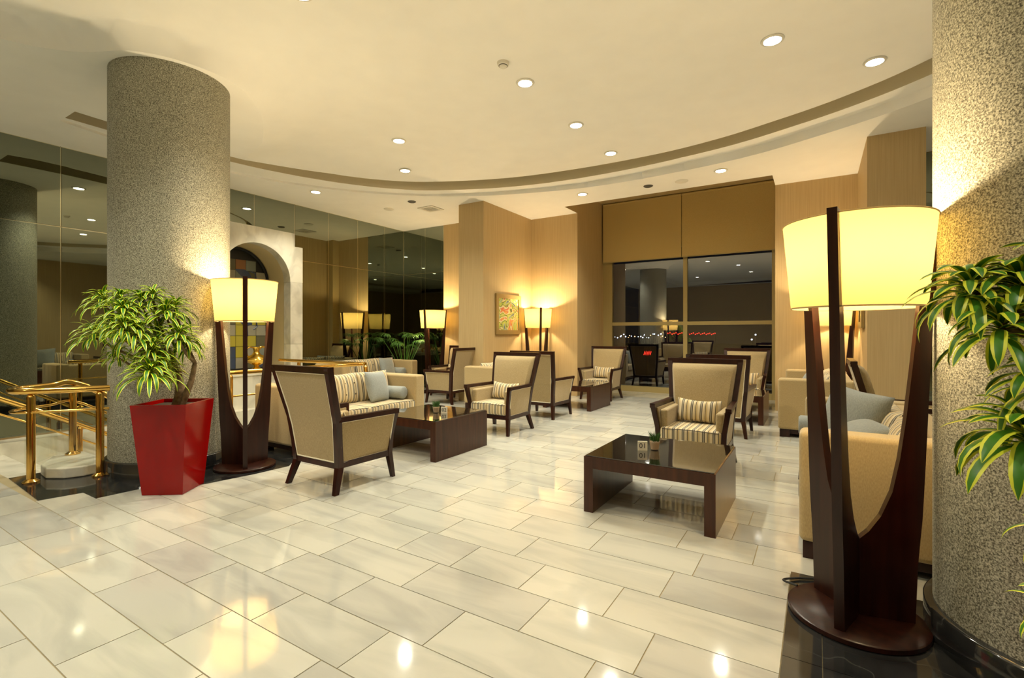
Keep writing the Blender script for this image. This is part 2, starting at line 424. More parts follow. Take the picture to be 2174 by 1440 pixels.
for a, b_ in ((-9.2, -8.45), (-8.45, -7.85)):
    for c, d in ((0, 2.93), (2.93, 4.08)):
        o = obj('mirror_panel', bx(a+.004, b_-.004, 9.36, 9.372, c+.004, d-.004), 'mirror_glass', wm)
        obj('bevel_strip', bx(b_-.006, b_+.002, 9.3585, 9.3605, c, d), 'mirror_edge', o)
YW = 10.0
struct(obj('wall_niche', bx(-7.85, -6.34, 9.36, 9.5, 0, 4.2), 'wallpaper'))
o = struct(obj('brown_panel', bx(-6.62, -6.34, 9.15, 9.36, 0, 4.08), 'slot_paint'))  # darker brown upright panel beside the pillar
struct(obj('wall_pillar', bx(-6.34, -5.71, 8.05, 10.2, 0, 4.2), 'wallpaper'))
struct(obj('wall_far_left', bx(-5.71, -4.53, YW, 11.75, 0, 4.7), 'wallpaper'))
struct(obj('wall_far_right', bx(-.64, .72, YW, 11.75, 0, 4.7), 'wallpaper'))
struct(obj('wall_right_return', bx(.58, 1.2, 8.2, YW, 0, 4.2), 'wallpaper'))
wr = struct(obj('wall_right_mirror', bx(1.2, 5.5, 9.37, 9.5, 0, 4.2), 'wallpaper'))
for a in (1.2, 2.05, 2.9, 3.75, 4.6): obj('mirror_panel', bx(a+.004, a+.846, 9.36, 9.372, .05, 4.07), 'mirror_glass', wr)
struct(obj('wall_right', bx(5.5, 5.65, -6, 9.5, 0, 4.7), 'wallpaper'))
struct(obj('wall_back', bx(-9.35, 5.65, -6.15, -6, 0, 4.7), 'wallpaper'))

# ------------------------------------------------------------------ ceiling
OUT = catmull([(-8.1, 2.2), (-8.32, 3.3), (-8.32, 4.4), (-7.98, 5.4), (-7.28, 6.44), (-6.25, 7.35), (-4.97, 7.98), (-3.25, 8.36), (-1.24, 8.24), (.01, 7.82), (1.12, 7.2), (2.5, 6.0), (3.5, 4.2), (3.9, 2.0)])
INN = catmull([(-7.6, 2.2), (-7.62, 3.1), (-7.5, 4.2), (-7.15, 5.5), (-6.62, 6.42), (-5.93, 7.03), (-4.76, 7.6), (-3.58, 7.84), (-2.24, 7.88), (-1.29, 7.75), (-.53, 7.51), (.25, 7.18), (1.02, 6.65), (2.1, 5.5), (2.9, 4.0), (3.3, 2.0)])
LFT = catmull([(-6.62, -5.5), (-6.6, -2), (-6.5, 0), (-6.32, 1.2), (-6.0, 1.72), (-5.5, 2.02), (-5.28, 2.45), (-5.34, 2.95), (-5.85, 3.5), (-6.6, 3.95)])
def near_i(P, x, y): return min(range(len(P)), key=lambda i: (P[i]-Vector((x, y))).length)
ij = near_i(INN, -7.5, 4.2); i1, i2 = near_i(INN, -7.15, 5.5), near_i(INN, -4.2, 7.73)
def lip_g(i): return (1 - .45*max(0, min(1, (i-ij)/6)))*(1 - max(0, min(1, (i-i1)/(i2-i1))))
def zlip(i): return ZL if i < ij else ZM - (ZM-ZL)*lip_g(i)
MID = []
for p in INN:
    q = min(OUT, key=lambda o_: (o_-p).length); MID.append(p + (q-p)*(.42 + .5*max(0, 1-len(MID)/9)))
def flat(bm, loops, z):
    tr = tessellate_polygon([[Vector((p[0], p[1], 0)) for p in L] for L in loops])
    allp = [p for L in loops for p in L]; vs = [bm.verts.new((p[0], p[1], z)) for p in allp]
    for t in tr:
        try: bm.faces.new([vs[i] for i in t])
        except ValueError: pass
    return bm
def band(bm, P, z0, z1):
    za = z0 if isinstance(z0, list) else [z0]*len(P)
    a = [bm.verts.new((p[0], p[1], z)) for p, z in zip(P, za)]; b_ = [bm.verts.new((p[0], p[1], z1)) for p in P]
    for i in range(len(P)-1): bm.faces.new((a[i], a[i+1], b_[i+1], b_[i]))
    return bm
ON_ = []
for p in INN:
    q = min(OUT, key=lambda o_: (o_-p).length)
    if not ON_ or (q-ON_[-1]).length > 1e-6: ON_.append(q)
hole = ON_ + [Vector((3.9, -5.5))] + LFT + INN[ij::-1]
rim = [(-9.2, -6), (5.5, -6), (5.5, 10.0), (-.64, 10.0), (-.64, 9.35), (-4.53, 9.35), (-4.53, 10.0), (-9.2, 10.0)]
ce = struct(obj('ceiling', flat(B(), [rim, hole], ZL), 'ceiling_paint'))
# raised centre: a gently dished sheet that runs down to the lower ceiling at its left rim
CB = LFT + INN[ij:] + [Vector((3.3, -5.5))]
SRC = [(p, 1.0, .10 + 1.1*max(0, min(1, (p.y-2.5)/1.2))) for p in LFT]
SRC += [(LFT[-1].lerp(INN[ij], k/6), 1.0, 1.3) for k in range(7)]
SRC += [(INN[i], lip_g(i), 1.3) for i in range(ij, i2)]
def zc(p):
    wgt = 0
    for b_, g_, wd in SRC:
        d = (p-b_).length
        if d < wd: wgt = max(wgt, g_*(1-math.sin(d/wd*PI/2)))
    return ZM - (ZM-ZL)*wgt
from mathutils.geometry import delaunay_2d_cdt
pts = list(CB); nb = len(pts); yy = -5.4
def inp(x, y, P):
    c = False
    for i in range(len(P)):
        (x0, y0), (x1, y1) = P[i-1], P[i]
        if (y0 > y) != (y1 > y) and x < (x1-x0)*(y-y0)/(y1-y0)+x0: c = not c
    return c
while yy < 7.9:
    xx = -7.6
    while xx < 3.2:
        if inp(xx, yy, CB) and (xx < -4.0 or abs(xx*1.25-round(xx*1.25)) < .1): pts.append(Vector((xx+random.uniform(-.02, .02), yy)))
        xx += .13
    yy += .13
vo, eo, fo, *_ = delaunay_2d_cdt(pts, [(i, (i+1) % nb) for i in range(nb)], [], 1, 1e-5)
me = bpy.data.meshes.new('ceiling_center'); me.from_pydata([(p.x, p.y, zc(p)) for p in vo], [], fo); link('ceiling_center', me, 'ceiling_paint', ce, smooth='all')
obj('groove_top', flat(B(), [MID + [Vector((3.55, -5.5)), Vector((3.3, -5.5))] + INN[::-1]], ZG), 'groove_shade', ce)
def zs(k): return ZL + .035 + .095*max(0, min(1, (k-.30)/.25))
bm = B(); bw = B(); NI = len(INN); rows = []
ON = [min(OUT, key=lambda o_: (o_-p).length) for p in INN]
for p, m_, q, k in zip(INN, MID, ON, range(NI)): rows.append((q, m_, zs(k/NI)))
rows.append((Vector((3.9, -5.5)), Vector((3.55, -5.5)), zs(1)))
bf = band(B(), [r_[0] for r_ in rows], [r_[2] for r_ in rows], ZL)
obj('fascia', bf, 'ceiling_paint', ce, smooth='all')
g = [[bm.verts.new((q.x, q.y, z)), bm.verts.new((m_.x, m_.y, z))] for q, m_, z in rows]
for c, d in zip(g, g[1:]): bm.faces.new((c[0], d[0], d[1], c[1]))
obj('cove_soffit', bm, 'ceiling_paint', ce, smooth='all')
obj('groove_wall', band(B(), [r_[1] for r_ in rows], [r_[2] for r_ in rows], ZG), 'groove_shade', ce, smooth='all')
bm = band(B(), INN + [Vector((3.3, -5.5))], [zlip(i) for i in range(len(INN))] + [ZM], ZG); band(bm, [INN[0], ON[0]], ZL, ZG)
obj('groove_lip', bm, 'groove_shade', ce, smooth=True)
bm = band(B(), [(-4.53, 10.0), (-4.53, 9.35), (-.64, 9.35), (-.64, 10.0)], ZL, 4.60)
flat(bm, [[(-4.53, 9.35), (-.64, 9.35), (-.64, 11.75), (-4.53, 11.75)]], 4.60)
obj('blind_pocket', bm, 'slot_paint', ce)
struct(obj('roof', bx(-9.6, 5.9, -6.3, 11.9, 4.75, 4.9), 'ceiling_paint'))

# ------------------------------------------------------------------ window with blinds
wi = struct(obj('window_1', bx(-4.53, -4.30, 11.55, 11.68, 0, 4.6), 'window_metal'))
obj('frame_bar', bx(-.80, -.62, 11.55, 11.68, 0, 4.6), 'window_metal', wi)
obj('frame_bar', bx(-2.60, -2.51, 11.56, 11.66, .13, 3.3), 'window_metal', wi)
obj('frame_bar', bx(-4.30, -2.60, 11.56, 11.66, 1.59, 1.67), 'window_metal', wi)
obj('frame_bar', bx(-2.51, -.80, 11.56, 11.66, 1.59, 1.67), 'window_metal', wi)
obj('frame_bar', bx(-4.30, -.80, 11.54, 11.70, 0, .13), 'window_metal', wi)
for a, b_ in ((-4.30, -2.60), (-2.51, -.80)):
    for c, d in ((.13, 1.59), (1.67, 3.4)):
        obj('pane', bx(a, b_, 11.605, 11.611, c, d), 'window_glass', wi)
obj('header', bx(-4.30, -.80, 11.56, 11.75, 3.4, 4.65), 'blind_cloth', wi)
for i, (a, b_) in enumerate(((-4.49, -2.615), (-2.605, -.66))):
    t = thing('roller_blind', ('left-hand ochre roller blind half lowered over the big night window', 'right-hand ochre roller blind half lowered over the big night window')[i], 'blind', (0, 0, 0), group='roller blinds over the window')
    obj('fabric', bx(a, b_, 11.44+.01*i, 11.444+.01*i, 3.15, 4.56), 'blind_cloth', t)
    obj('bottom_bar', bx(a, b_, 11.435+.01*i, 11.449+.01*i, 3.13, 3.155), 'window_metal', t)
    bm = B(); tube(bm, [(a, 11.46+.01*i, 4.56), (b_, 11.46+.01*i, 4.56)], .03); obj('roller', bm, 'blind_cloth', t, smooth=True)

# ------------------------------------------------------------------ outside: dark ground and far city lights
struct(obj('ground_outside', bx(-160, 60, 11.8, 220, -3.2, -3.0), 'asphalt'))
def streetlight(X, Y, z, mname, label, s=.16):
    t = thing('street_light', label, 'street light', (X, Y, -3.0), 0, 'far street lights beyond the window')
    bm = B(); tube(bm, [(0, 0, 0), (0, 0, z+3)], .05, 6); obj('pole', bm, 'post_grey', t)
    bm = B(); bmesh.ops.create_icosphere(bm, subdivisions=1, radius=s); bmesh.ops.translate(bm, verts=bm.verts, vec=(0, 0, z+3)); obj('lamp_head', bm, mname, t)
SD = Vector((-math.sin(YAW), math.cos(YAW))); SR = Vector((math.cos(YAW), math.sin(YAW)))
def far(px, py, d):
    p = SD*d + SR*d*(px-1087)/FPX; return p.x, p.y, CAMH-(py-HOR)/FPX*d
for i in range(26):
    px = 1308 + i*4.2 + random.uniform(-3, 3)
    streetlight(*far(px, random.uniform(709, 718), random.uniform(80, 100)), random.choice(('street_white', 'street_white', 'street_amber')), 'tiny far street light left of the window mullion, beyond the glass', random.uniform(.06, .14))
for px, py in ((1596, 721), (1604, 711)): streetlight(*far(px, py, 70), 'street_white', 'tiny bluish far light near the right end of the window', .13)
t = thing('light_chain', 'long far chain of red lights beyond the window mullion', 'lights', (0, 0, -3), 0)
bm = B(); P0, P1 = far(1418, 708, 75), far(1518, 709, 82)
for i in range(26):
    k = i/25; p = [P0[j]+(P1[j]-P0[j])*k for j in range(3)]
    s = Matrix.Translation((p[0], p[1], p[2]+3+.12*math.sin(i*2.1))); bmesh.ops.create_icosphere(bm, subdivisions=1, radius=.11, matrix=s)
obj('red_lamps', bm, 'neon_red', t)
bm = B(); tube(bm, [(P0[0], P0[1], P0[2]+2.9), (P1[0], P1[1], P1[2]+2.9)], .04, 5)
for p in (P0, P1): tube(bm, [(p[0], p[1], 0), (p[0], p[1], p[2]+2.9)], .05, 5)
obj('cable_posts', bm, 'post_grey', t)
t = thing('neon_sign', 'small red zigzag neon sign seen through the lower left pane', 'sign', (0, 0, -3), 0)
bm = B(); C = [far(1367+ i*2.2, 746 if i % 2 else 754, 30) for i in range(8)]
tube(bm, [(p[0], p[1], p[2]+3) for p in C], .028, 6); obj('tube', bm, 'neon_red', t)
bm = B(); tube(bm, [(C[3][0], C[3][1]+.1, 0), (C[3][0], C[3][1]+.1, C[3][2]+3.0)], .06, 6); obj('pole', bm, 'post_grey', t)

# ------------------------------------------------------------------ granite columns
def column(cx, cy, r, top, label):
    t = thing('granite_column', label, 'column', (cx, cy, 0))
    obj('shaft', lathe(B(), [(r, .14), (r, top)], 64), 'granite', t, smooth=True)
    obj('skirting', lathe(B(), [(r+.035, .0016), (r+.035, .135), (r+.025, .145), (r, .145)], 64), 'black_marble', t, smooth=True)
column(-5.885, 2.516, .54, ZL, 'speckled granite round column behind the red planter')
column(1.01, 3.02, .54, ZM, 'granite round column cut by the right picture edge')

# ------------------------------------------------------------------ marble arch with mural and ewer
AX = -9.1; AC, AR, SPR = 5.35, .69, 2.45
ar = thing('marble_arch', 'pale marble arched surround standing against the dark mirror wall', 'arch', (AX, AC, 0))
def slabm(name, y0, y1, z0, z1): obj(name, bx(-.22, 0, y0-AC+.002, y1-AC-.002, z0+.002, z1-.002), 'white_marble', ar)
for z0, z1 in ((-.1, 1.18), (1.18, SPR)):
    slabm('marble_slab', 6.04, 6.32, z0, z1); slabm('marble_slab', 4.38, 4.66, z0, z1)
slabm('marble_slab', 4.66, 6.04, -.3, .62)
bm = B(); N = 28
arc = [(AR*math.cos(PI*i/N), SPR + AR*math.sin(PI*i/N)) for i in range(N+1)]
def topz(y_): return 3.45 if abs(y_) < .79 else 3.18
outer = []
for y_, z in arc: outer.append((y_, 3.45))
def prof_strip(x0, x1):
    for i in range(N):
        q = [arc[i], arc[i+1], outer[i+1], outer[i]]
        A_ = [bm.verts.new((x0, y_, z)) for y_, z in q]; B_ = [bm.verts.new((x1, y_, z)) for y_, z in q]
        bm.faces.new(A_); bm.faces.new(B_[::-1])
        for a, b_ in ((0, 1), (2, 3)): bm.faces.new((A_[a], A_[b_], B_[b_], B_[a]))
prof_strip(-.22, 0); box(bm, -.22, 0, .69, .79, SPR, 3.45); box(bm, -.22, 0, .79, .97, SPR, 3.18); box(bm, -.22, 0, -.79, -.69, SPR, 3.45); box(bm, -.22, 0, -.97, -.79, SPR, 3.18)
bmesh.ops.remove_doubles(bm, verts=bm.verts, dist=1e-4)
obj('arch_head', bm, 'white_marble', ar)
plain('niche_plaster', (.60, .50, .28), .6)
bm = B(); pr = [(AR, .6)] + arc + [(-AR, .6)]
a = [bm.verts.new((-.22, y_, z)) for y_, z in pr]; b_ = [bm.verts.new((-.78, y_, z)) for y_, z in pr]
for i in range(len(pr)-1): bm.faces.new((a[i], a[i+1], b_[i+1], b_[i]))
obj('niche_lining', bm, 'niche_plaster', ar, smooth=True)
obj('niche_sill', bx(-.80, .02, -AR, AR, .60, .66), 'white_marble', ar)
mu = thing('mural', 'stained glass style mural of yellow and grey panes inside the arch', 'mural', (AX-.77, AC, .66))
bm = B()
ring = [(.66*math.cos(PI*i/24), 1.79 + .66*math.sin(PI*i/24)) for i in range(25)]; ring = [(.66, 0)] + ring + [(-.66, 0)]
tube(bm, [(.02, y_, z) for y_, z in ring], .03, 6); box(bm, -.02, -.005, -.69, .69, 0, 2.48); obj('frame', bm, 'mural_frame', mu)
random.seed(11)
for i in range(6):
    for j in range(11):
        y0, z0 = -.63 + i*.21, .03 + j*.22
        if math.hypot(y0+.105, max(0, z0+.2-1.79)) > .62: continue
        k = random.choice((0, 0, 1, 2, 3, 5)) if j < 5 else random.choice((2, 2, 4, 1, 3))
        obj('pane', bx(-.005, .004, y0+.004, y0+.206, z0+.004, z0+.216), 'pane_%d' % k, mu)
plain('bird_blue', (.05, .07, .13), .3)
for by, bz in ((.18, 1.95), (.20, .98)):
    bm = B(); lathe(bm, [(.01, -.12), (.06, -.05), (.07, .03), (.03, .12), (.005, .17)], 10)
    bmesh.ops.rotate(bm, verts=bm.verts, matrix=Matrix.Rotation(1.2, 3, 'X')); bmesh.ops.scale(bm, verts=bm.verts, vec=(.12, 1.2, 1.2)); bmesh.ops.translate(bm, verts=bm.verts, vec=(.012, by, bz))
    tube(bm, [(.012, by+.12, bz+.06), (.012, by+.22, bz+.03), (.012, by+.24, bz-.1), (.012, by+.16, bz-.16)], .012, 6)
    for q in (-.03, .03): tube(bm, [(.012, by+q, bz-.04), (.012, by+q*1.5, bz-.3)], .007, 5)
    obj('bird', bm, 'bird_blue', mu)
random.seed(5)
ew = thing('golden_ewer', 'shiny golden ewer with a round belly on the arch sill', 'ewer', (AX-.36, 5.54, .66))
obj('body', lathe(B(), [(.13, 0), (.13, .02), (.06, .06), (.045, .10), (.16, .16), (.21, .22), (.19, .27), (.08, .32), (.05, .38), (.06, .44), (.075, .47), (.07, .47)], 28), 'gold', ew, smooth=True)
bm = B(); tube(bm, catmull([(0, -.05, .45), (0, -.14, .47), (0, -.20, .40), (0, -.17, .28)]), .012, 8); obj('handle', bm, 'gold', ew, smooth=True)
bm = B(); tube(bm, catmull([(0, .05, .44), (0, .11, .47), (0, .17, .46)]), [.03]*6+[.022]*6+[.012], 8); obj('spout', bm, 'gold', ew, smooth=True)

# ------------------------------------------------------------------ brass railings
def rail(name, label, paths, posts, panes=()):
    t = thing(name, label, 'railing', (0, 0, 0))
    for nm, P, r in paths:
        bm = B(); tube(bm, catmull(P, 6), r, 10); obj(nm, bm, 'brass', t, smooth=True)
    for X, Y, z0, z1 in posts:
        p = obj('post', lathe(B(), [(.033, z0), (.033, z1-.02), (.025, z1), (.01, z1+.01)], 16, X, Y), 'brass', t, smooth=True)
        obj('flange', lathe(B(), [(.065, z0), (.065, z0+.012), (.04, z0+.03), (.033, z0+.035)], 16, X, Y), 'brass', p, smooth=True)
    for q in panes: obj('glass_pane', loft(B(), q), 'rail_glass', t)
    return t
def gp(a, b_, z0, z1, e=.005):
    d = (Vector(b_)-Vector(a)).normalized(); n = Vector((-d.y, d.x))*e
    return [[(a[0]-n.x, a[1]-n.y, z0), (a[0]+n.x, a[1]+n.y, z0), (a[0]+n.x, a[1]+n.y, z1), (a[0]-n.x, a[1]-n.y, z1)],
            [(b_[0]-n.x, b_[1]-n.y, z0), (b_[0]+n.x, b_[1]+n.y, z0), (b_[0]+n.x, b_[1]+n.y, z1), (b_[0]-n.x, b_[1]-n.y, z1)]]
def loop(z):
    return [(-5.93, 1.99, z), (-6.0, 1.86, z), (-6.12, 1.66, z), (-6.27, 1.44, z), (-6.42, 1.39, z), (-6.58, 1.48, z), (-6.72, 1.75, z), (-6.78, 1.98, z), (-6.78, 2.5, z-.32), (-6.78, 4.1, z-1.28)]
rail('brass_railing', 'polished brass handrail looping round the stair head beside the granite column',
     [('handrail', loop(.86), .032), ('mid_rail', loop(.66), .013)],
     [(-6.25, 1.49, .0015, .82), (-5.97, 1.92, .0015, .82), (-6.76, 1.94, .106, .83), (-6.78, 3.0, -.85, .22)],
     [gp((-6.23, 1.53), (-6.0, 1.88), .12, .6), gp((-6.30, 1.46), (-6.72, 1.80), .14, .6)])
rail('brass_railing', 'brass stair rail sloping down along the mirror wall',
     [('handrail', [(-8.8, .3, .80), (-8.8, 1.3, .80), (-8.8, 1.85, .55), (-8.8, 2.96, -.10), (-8.8, 4.0, -.72)], .030),
      ('mid_rail', [(-8.8, .3, .60), (-8.8, 1.3, .60), (-8.8, 1.85, .35), (-8.8, 2.96, -.30), (-8.8, 4.0, -.92)], .013)],
     [(-8.8, .5, .0, .78), (-8.8, 1.45, 0, .72), (-8.8, 2.6, -.85, .08), (-8.8, 3.7, -1.36, -.55)])
rail('brass_railing', 'brass guard rail of the stair well behind the striped sofa',
     [('handrail', [(-6.68, 3.3, .87), (-6.68, 4.5, .87), (-6.68, 5.70, .87), (-6.76, 5.79, .87), (-8.0, 5.79, .87), (-9.07, 5.79, .87)], .032),
      ('mid_rail', [(-6.68, 3.3, .55), (-6.68, 4.5, .55), (-6.68, 5.70, .55), (-6.76, 5.79, .55), (-8.0, 5.79, .55), (-9.07, 5.79, .55)], .013)],
     [(-6.58, 3.5, .0, .84), (-6.58, 4.6, .0, .84), (-6.58, 5.78, 0, .84), (-7.6, 5.89, 0, .84), (-8.6, 5.89, 0, .84)])

# ------------------------------------------------------------------ furniture makers
def yb(z): return .26 if z < .22 else (.26 + (z-.22)/.40*.05 if z < .62 else .31 + (z-.62)/.47*.13)
def hw(z): return .285 + (z-.22)/.87*.095       # half width to the post centre
def make_chair():
    t = thing('armchair', '', 'armchair', group='wooden armchairs with linen panels')
    for s in (-1, 1):
        obj('back_post', loft(B(), [hsec(s*.335, .335, 0, .038, .045), hsec(s*.295, .265, .22, .052, .062)] + [hsec(s*hw(z), yb(z), z, .05, .06) for z in (.4, .62, .85, 1.10)]), 'mahogany', t)
        obj('front_leg', loft(B(), [hsec(s*.335, -.335, 0, .036, .036), hsec(s*.315, -.30, .24, .052, .05), hsec(s*.325, -.315, .42, .045, .045), hsec(s*.365, -.345, .645, .05, .045)]), 'mahogany', t)
        obj('arm_rail', loft(B(), [ysec(s*.367, -.365, .645, .055, .045), ysec(s*.352, -.1, .645, .05, .042), ysec(s*hw(.64), .31, .645, .05, .045)]), 'mahogany', t)
        obj('side_rail', loft(B(), [ysec(s*.315, -.29, .24, .045, .055), ysec(s*.297, .26, .24, .045, .055)]), 'mahogany', t)
        def sp(y_, z): # side panel surface x
            k = (z-.26)/.38; f = (.31-y_)/.65
            return .300 + k*(.030 + .030*f) + .012*f
        pn = B(); se = []
        for y_ in (-.285, -.1, .1, .255):
            yo = [y_ - (.03 if y_ < -.2 else 0)*((z-.26)/.36) + (.035*(z-.26)/.36 if y_ > .2 else 0) for z in (.262, .622)]
            se.append([(s*(sp(y_, .262)+.012), yo[0], .262), (s*(sp(y_, .622)+.012), yo[1], .622), (s*(sp(y_, .622)-.045), yo[1], .622), (s*(sp(y_, .262)-.045), yo[0], .262)])
        o = obj('side_panel', loft(pn, se), 'linen', t)
        e = [Vector(q) for q in (se[0][0], se[0][1], se[3][1], se[3][0], se[0][0])]
        bm = B(); tube(bm, [v*1 for v in e], .0075, 5); obj('piping', bm, 'piping', o)
        obj('arm_pad', rbox(min(s*.235, s*.31), max(s*.235, s*.31), -.29, .24, .26, .605, .025), 'linen', t, smooth=True, wn=True)
    obj('top_rail', loft(B(), [xsec(-hw(1.08)-.025, yb(1.08), 1.085, .06, .055), xsec(hw(1.08)+.025, yb(1.08), 1.085, .06, .055)]), 'mahogany', t)
    obj('back_rail', loft(B(), [xsec(-.29, .265, .235, .05, .055), xsec(.29, .265, .235, .05, .055)]), 'mahogany', t)
    obj('front_rail', loft(B(), [xsec(-.31, -.295, .24, .04, .055), xsec(.31, -.295, .24, .04, .055)]), 'mahogany', t)
    zs = [.265, .4, .55, .7, .85, 1.055]
    o = obj('back_panel', loft(B(), [[(-hw(z)+.024, yb(z)+.022, z), (hw(z)-.024, yb(z)+.022, z), (hw(z)-.024, yb(z)-.01, z), (-hw(z)+.024, yb(z)-.01, z)] for z in zs]), 'linen', t)
    a, b_ = zs[0], zs[-1]; ring = [(-hw(a)+.028, yb(a)+.022, a), (hw(a)-.028, yb(a)+.022, a)] + [(hw(z)-.028, yb(z)+.022, z) for z in zs[1:]] + [(-hw(z)+.028, yb(z)+.022, z) for z in zs[::-1]]
    bm = B(); tube(bm, ring, .0075, 5); obj('piping', bm, 'piping', o)
    bm = B(); secs = []
    for z in (.36, .42, .55, .7, .85, .98, 1.03, 1.055):
        e = .10 if .4 < z < 1.0 else (.08 if z < 1.04 and z > .4 else .035)
        W = hw(z)-.03
        secs.append([(-W, yb(z)-.005, z), (-W, yb(z)-e*.6, z), (-W+.03, yb(z)-e, z), (0, yb(z)-e-.012, z), (W-.03, yb(z)-e, z), (W, yb(z)-e*.6, z), (W, yb(z)-.005, z)])
    obj('backrest', loft(bm, secs), 'linen', t, smooth=True)
    bm = rbox(-.30, .30, -.345, .23, .275, .425, .035, 4)
    for v in bm.verts:
        if v.co.z > .35: v.co.z += .018*max(0, 1-(v.co.x/.3)**2)
        if abs(v.co.x) > .225 and v.co.y > -.28: v.co.x *= .79
    o = obj('seat_cushion', bm, 'striped_cloth', t, smooth=True)
    bm = B(); tube(bm, [(-.29, -.30, .418), (-.27, -.343, .414), (0, -.347, .424), (.27, -.343, .414), (.29, -.30, .418)], .004, 5); obj('piping', bm, 'dark_piping', o)
    return t
CH = make_chair()
FX, FY, BX, BY = PI/2, PI, -PI/2, 0.0      # facing +X, +Y, -X, -Y
chairs = [
 ((-3.86, 3.10), FY, 'armchair nearest the red planter, seen from behind with its full linen back'),
 ((-3.89, 5.92), BY, 'armchair facing us at the far end of table number 02'),
 ((-3.95, 7.37), FY, 'armchair seen from behind, back to back with the chair by table 02'),
 ((-3.92, 9.90), BY, 'armchair facing us left of the night window, behind a dark table'),
 ((-6.38, 7.80), BX, 'armchair with its back to us left of the painting wall, beside the tan sofa arm'),
 ((-7.05, 8.70), BY, 'armchair facing us beneath the lamp at the mirror corner, mostly hidden'),
 ((-1.09, 5.46), BY, 'armchair facing us behind table number 01'),
 ((-1.13, 7.45), FY, 'armchair showing its back right behind the chair at table 01'),
 ((-1.14, 9.90), BY, 'armchair facing us in front of the right half of the night window'),
 ((.76, 6.5), FX, 'armchair turned to the right behind the near right sofa'),
]
PIL = []
for i, (p, rz, lab) in enumerate(chairs):
    if i == 0: CH.location = (*p, 0); CH.rotation_euler = (0, 0, rz); CH['label'] = lab; c = CH
    else: c = dup(CH, (*p, 0), rz, lab)
me = bpy.data.meshes.new('lumbar'); bm = pillow_bm(.455, .25, .14, 14, 10, .015); bmesh.ops.recalc_face_normals(bm, faces=bm.faces); bm.to_mesh(me); bm.free()
pl_lab = ['striped lumbar pillow in the chair nearest the red planter', 'striped lumbar pillow on the chair facing us at table 02', None,
 'striped lumbar pillow on the chair left of the night window', None, 'striped lumbar pillow on the half-hidden chair by the mirror corner',
 'large striped lumbar pillow on the chair behind table 01', None, 'striped lumbar pillow on the chair before the right window half', 'pale striped lumbar pillow on the chair facing right']
first = True
for (p, rz, _), lab in zip(chairs, pl_lab):
    if not lab: continue
    o = bpy.data.objects.new('lumbar_pillow', me); COL.objects.link(o)
    if first: me.materials.append(MATS['striped_cloth']); me.polygons.foreach_set('use_smooth', [True]*len(me.polygons)); first = False
    M_ = Matrix.Translation((*p, 0)) @ Matrix.Rotation(rz, 4, 'Z') @ Matrix.Translation((0, .12, .56)) @ Matrix.Rotation(-.22, 4, 'X') @ Matrix.Rotation(random.uniform(-.06, .06), 4, 'Y')
    o.matrix_world = M_; tag(o, lab, 'pillow', 'striped lumbar pillows')

def make_sofa(L=2.1):
    t = thing('sofa', '', 'sofa', group='tan sofas with striped cushions')
    h = L/2
    for s in (-1, 1):
        obj('arm', rbox(min(s*h, s*(h-.2)), max(s*h, s*(h-.2)), -.43, .43, .105, .79, .035, 4), 'sofa_linen', t, smooth=True, wn=True)
        for yy in (-.41, .29): obj('foot', bx(s*h-.17 if s > 0 else -h+.02, s*h-.02 if s > 0 else -h+.17, yy, yy+.12, 0, .105), 'mahogany', t)
    obj('plinth', bx(-h+.05, h-.05, -.36, .38, .045, .105), 'mahogany', t)
    obj('back', rbox(-h+.15, h-.15, .22, .43, .105, .77, .035, 4), 'sofa_linen', t, smooth=True, wn=True)
    obj('seat_base', rbox(-h+.19, h-.19, -.40, .25, .105, .29, .015), 'sofa_linen', t, smooth=True, wn=True)
    n = 2; cw = (2*h-.4)/n
    for i in range(n):
        x0 = -h+.2 + i*cw
        bm = rbox(x0+.004, x0+cw-.004, -.44, .21, .29, .435, .035, 4)
        for v in bm.verts:
            if v.co.z > .37: v.co.z += .015*max(0, 1-((v.co.x-x0-cw/2)/(cw/2))**2)
        o = obj('seat_cushion', bm, 'striped_cloth', t, smooth=True)
        bm = B(); tube(bm, [(x0+.03, -.437, .432), (x0+cw/2, -.439, .443), (x0+cw-.03, -.437, .432)], .004, 5); obj('piping', bm, 'dark_piping', o)
    n = 3; cw = (2*h-.4)/n
    for i in range(n):
        x0 = -h+.2 + i*cw
        bm = pillow_bm(cw*1.02, .43, .20, 16, 12)
        bmesh.ops.rotate(bm, verts=bm.verts, matrix=Matrix.Rotation(-.2, 3, 'X')); bmesh.ops.translate(bm, verts=bm.verts, vec=(x0+cw/2, .14, .635))
        o = obj('back_cushion', bm, 'striped_cloth', t, smooth='all')
        for bx_ in (-.16, 0, .16):
            for bz in (-.07, .08):
                b2 = B(); bmesh.ops.create_icosphere(b2, subdivisions=1, radius=.011); yy = .14 + bz*math.sin(.2) - .093
                bmesh.ops.translate(b2, verts=b2.verts, vec=(x0+cw/2+bx_, yy, .635+bz)); obj('tuft', b2, 'dark_piping', o)
    return t
SO = make_sofa()
sofas = [((-5.375, 4.42), FX, 'tan sofa with striped cushions beside table number 02'),
         ((-8.19, 7.30), FX, 'tan sofa with striped cushions near the palm and mirror corner'),
         ((-5.165, 8.30), FX, 'tan sofa along the wall under the framed painting'),
         ((-.02, 8.58), BX, 'tan sofa against the far right wall, its arm end towards us'),
         ((.335, 4.58), BX, 'large tan sofa end behind the near right floor lamp')]
SOF = []
for i, (p, rz, lab) in enumerate(sofas):
    if i == 0: SO.location = (*p, 0); SO.rotation_euler = (0, 0, rz); SO['label'] = lab; SOF.append(SO)
    else: SOF.append(dup(SO, (*p, 0), rz, lab))
